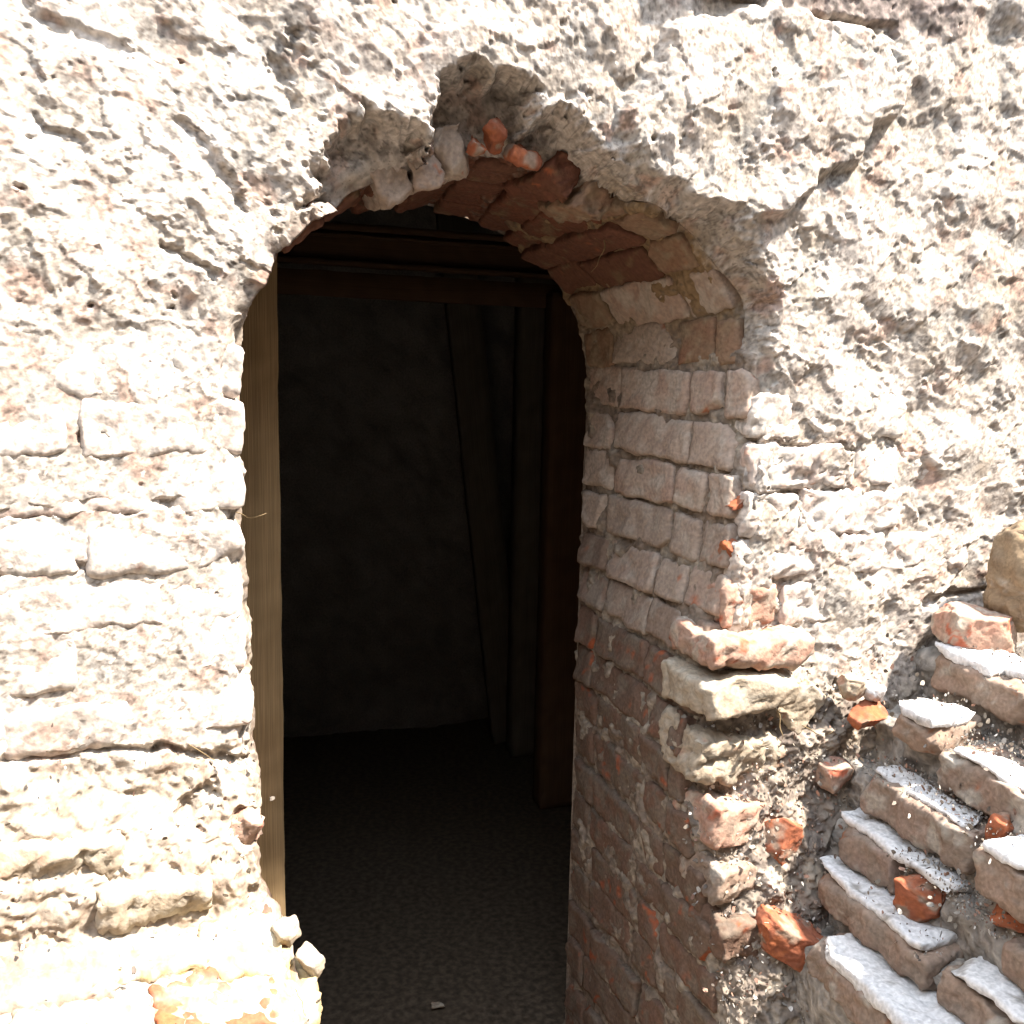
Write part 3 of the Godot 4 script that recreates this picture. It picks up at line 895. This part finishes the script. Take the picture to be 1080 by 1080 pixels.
func build_rubble():
	# lumps one can pick out
	var st := part("field_stone", block(Vector3(0.14, 0.205, 0.13), 8.0, brick_look("stone"), 0.008, 0.058, 0.004, 0.008, 2), mat_stone, self, Transform3D(Basis.from_euler(Vector3(0.1, 0.3, -0.1)), Vector3(1.490, 1.205, 0.085)))
	tag(st, "rounded brown stone on top of the wing wall against the plaster", "stone")
	var frags := [
		["orange", Vector3(1.118, 0.752, 0.300), Vector3(0.055, 0.060, 0.062), Vector3(0.1, 0.5, 0.25), "bright orange broken brick piece lying on the white lime of the wing wall"],
		["orange", Vector3(1.005, 0.745, 0.060), Vector3(0.050, 0.075, 0.050), Vector3(0.2, 0.3, -0.45), "orange broken brick piece leaning in the rubble beside the wing wall"],
		["orange", Vector3(1.000, 0.590, 0.125), Vector3(0.130, 0.055, 0.060), Vector3(0.1, -0.3, -0.45), "orange-brown broken brick low in the rubble under the wing wall"],
		["orange", Vector3(1.170, 0.905, 0.395), Vector3(0.030, 0.035, 0.030), Vector3(0.1, 0.3, 0.3), "small orange brick chip wedged between two wing wall bricks"],
		["orange", Vector3(1.145, 0.800, 0.460), Vector3(0.040, 0.022, 0.045), Vector3(0.1, 0.6, 0.1), "flat orange brick chip lying on dark grit of the wing wall"],
		["orange", Vector3(1.165, 0.972, 0.075), Vector3(0.065, 0.018, 0.040), Vector3(0.2, 0.3, 0.35), "thin orange tile chip below the wing wall's short brick end"],
		["pink", Vector3(1.385, 1.120, 0.080), Vector3(0.120, 0.055, 0.075), Vector3(0.1, -0.25, -0.12), "pinkish red half brick lying below the rounded brown stone"],
		["pink", Vector3(1.120, 0.855, 0.050), Vector3(0.050, 0.045, 0.040), Vector3(0.3, 0.4, 0.2), "dull pink brick lump half buried in the rubble"],
		["cream", Vector3(1.140, 1.020, 0.050), Vector3(0.036, 0.040, 0.036), Vector3(0.3, 0.4, 0.2), "round buff pebble sitting at the top of the rubble slope"],
		["lime", Vector3(1.180, 1.008, 0.066), Vector3(0.024, 0.028, 0.022), Vector3(0.3, 0.4, 0.6), "small white lime lump beside the round buff pebble"],
		["cream", Vector3(0.975, 0.690, 0.075), Vector3(0.022, 0.022, 0.020), Vector3(0.3, 0.4, 0.6), "small white pebble in the rubble below the leaning orange brick"],
		["cream", Vector3(0.132, 0.742, 0.118), Vector3(0.034, 0.030, 0.030), Vector3(0.3, 0.4, 0.2), "pale mortar lump on the rubble ledge below the pale plank"],
		["cream", Vector3(0.160, 0.722, 0.165), Vector3(0.026, 0.034, 0.036), Vector3(0.1, 0.7, 0.5), "pale mortar lump on the outermost corner of the rubble ledge"],
		["cream", Vector3(1.055, 0.985, 0.010), Vector3(0.060, 0.075, 0.050), Vector3(0.2, 0.1, -0.7), "brown clod stuck below the loosened cream brick"]]
	for f in frags:
		var clay: bool = f[0] in ["orange", "pink"]
		var size: Vector3 = f[2] * 1.15
		var o := part("brick_fragment" if clay else "pebble", block(size, rng.randf() * 90.0, brick_look(f[0]), 0.004, 0.002 if f[0] == "orange" else 0.005, 0.0016, 0.003, 8, size.length() * 0.24), mat_brick, self, Transform3D(Basis.from_euler(f[3]), f[1]))
		tag(o, f[4], "brick" if clay else "stone")
	var scrap := part("leaf_scrap", block(Vector3(0.05, 0.008, 0.022), 3.0, brick_look("cream"), 0.004, 0.004, 0.002, 0.006, 4), mat_brick, self, Transform3D(Basis(), Vector3(0.575, 0.001, -0.70)))
	tag(scrap, "pale dry leaf scrap lying on the dark cellar floor", "leaf")
	# dry root fibres caught in the mortar
	var root_mat := StandardMaterial3D.new()
	root_mat.albedo_color = Color(0.50, 0.43, 0.31)
	root_mat.roughness = 0.9
	for a in [[Vector3(0.735, 1.800, -0.20), Vector3(0.728, 1.770, -0.185), Vector3(0.712, 1.745, -0.20), "fine root fibre hanging from the sandy haunch of the arch"],
			[Vector3(1.045, 0.950, 0.05), Vector3(1.075, 0.935, 0.075), Vector3(1.105, 0.940, 0.06), "fine root fibre lying across the rubble under the loosened bricks"],
			[Vector3(0.985, 0.990, 0.05), Vector3(0.998, 0.960, 0.07), Vector3(0.994, 0.925, 0.06), "fine root fibre dangling below the loosened cream brick"],
			[Vector3(0.075, 1.360, 0.03), Vector3(0.098, 1.352, 0.035), Vector3(0.118, 1.356, 0.02), "fine root fibre sticking out in front of the pale plank"],
			[Vector3(0.000, 1.030, 0.075), Vector3(0.040, 1.005, 0.09), Vector3(0.080, 0.990, 0.075), "fine root fibre along the ledge left of the pale plank"]]:
		var f := part("root_fibre", strand(a[0], a[1], a[2]), root_mat, self)
		tag(f, a[3], "root")
	# grit: too small to count
	scatter("gravel", "loose grey and white grit strewn over the rubble at the wall's foot", "gravel")

func strand(a: Vector3, b: Vector3, c: Vector3) -> ArrayMesh:
	var pos := PackedVector3Array()
	var col := PackedColorArray()
	for i in 14:
		var t := i / 13.0
		var m := a.lerp(b, t).lerp(b.lerp(c, t), t) + Vector3(sin(t * 9.0), cos(t * 7.0), sin(t * 11.0)) * 0.0022
		var r := 0.0011 * (1.15 - t * 0.7)
		for j in 7:
			var w := TAU * j / 6.0
			pos.append(m + Vector3(cos(w), sin(w) * 0.7, sin(w)) * r)
			col.append(Color.WHITE)
	return grid_mesh(pos, col, 14, 7)

func scatter(called: String, label: String, category: String):
	var mm := MultiMesh.new()
	mm.transform_format = MultiMesh.TRANSFORM_3D
	mm.use_colors = true
	var look := {base = Vector3(1, 1, 1), base2 = Vector3(0.85, 0.84, 0.82), dust = Vector3(0.8, 0.78, 0.75), dust_at = 0.4, fresh = Vector3(0.7, 0.68, 0.66), fresh_at = 0.5}
	mm.mesh = block(Vector3(0.010, 0.008, 0.009), 5.0, look, 0.0034, 0.0036, 0.001, 0.001, 3)
	var spots := []
	var tones := [Vector3(0.40, 0.37, 0.33), Vector3(0.30, 0.26, 0.22), Vector3(0.20, 0.17, 0.15), Vector3(0.60, 0.58, 0.55), Vector3(0.42, 0.26, 0.20), Vector3(0.48, 0.43, 0.36)]
	var tries := 0
	while spots.size() < 9500 and tries < 400000:
		tries += 1
		var i := rng.randi_range(0, STRIP_U - 1)
		var j := rng.randi_range(REVEAL_V, strip_nv - 20)
		var p := strip[i * strip_nv + j]
		if p.y > 1.06 or p.y < 0.25 or p.x > 1.5 or p.x < -0.45:
			continue
		var keep := 0.9 if p.x > 0.5 else 0.10
		keep *= smoothstep(-0.25, 0.35, n_mid.get_noise_3dv(p * 0.7) + smoothstep(1.05, 0.8, p.y) * 0.25)
		if rng.randf() < keep:
			spots.append([p, tones[rng.randi() % tones.size()], rng.randf_range(0.35, 1.0) if rng.randf() < 0.85 else rng.randf_range(1.0, 1.7)])
	# grit on the steps of the wing wall
	var steps := [[1.06, 1.12, 0.640, 0.09, 0.2, 60], [1.06, 1.10, 0.705, 0.2, 0.40, 60], [1.10, 1.14, 0.79, 0.25, 0.48, 260], [1.14, 1.22, 0.888, 0.10, 0.40, 420], [1.12, 1.2, 0.90, 0.4, 0.62, 180], [1.20, 1.32, 0.972, 0.20, 0.46, 520], [1.19, 1.27, 1.005, 0.14, 0.22, 60], [1.32, 1.45, 1.083, 0.06, 0.40, 260]]
	for a in steps:
		for k in int(a[5] * 2.4):
			spots.append([Vector3(rng.randf_range(a[0], a[1]), a[2] + rng.randf_range(-0.002, 0.006), rng.randf_range(a[3], a[4])), tones[rng.randi() % tones.size()], rng.randf_range(0.25, 0.8) if rng.randf() < 0.9 else rng.randf_range(0.9, 1.6)])
	mm.instance_count = spots.size()
	for k in spots.size():
		var sc: float = spots[k][2]
		var b := Basis.from_euler(Vector3(rng.randf() * 6.0, rng.randf() * 6.0, rng.randf() * 6.0)).scaled(Vector3.ONE * sc)
		mm.set_instance_transform(k, Transform3D(b, spots[k][0]))
		var t: Vector3 = spots[k][1] * rng.randf_range(0.75, 1.15)
		mm.set_instance_color(k, Color(t.x, t.y, t.z))
	var o := MultiMeshInstance3D.new()
	o.name = numbered(called)
	o.multimesh = mm
	o.material_override = mat_stone
	add_child(o)
	tag(o, label, category)
	o.set_meta("kind", "stuff")
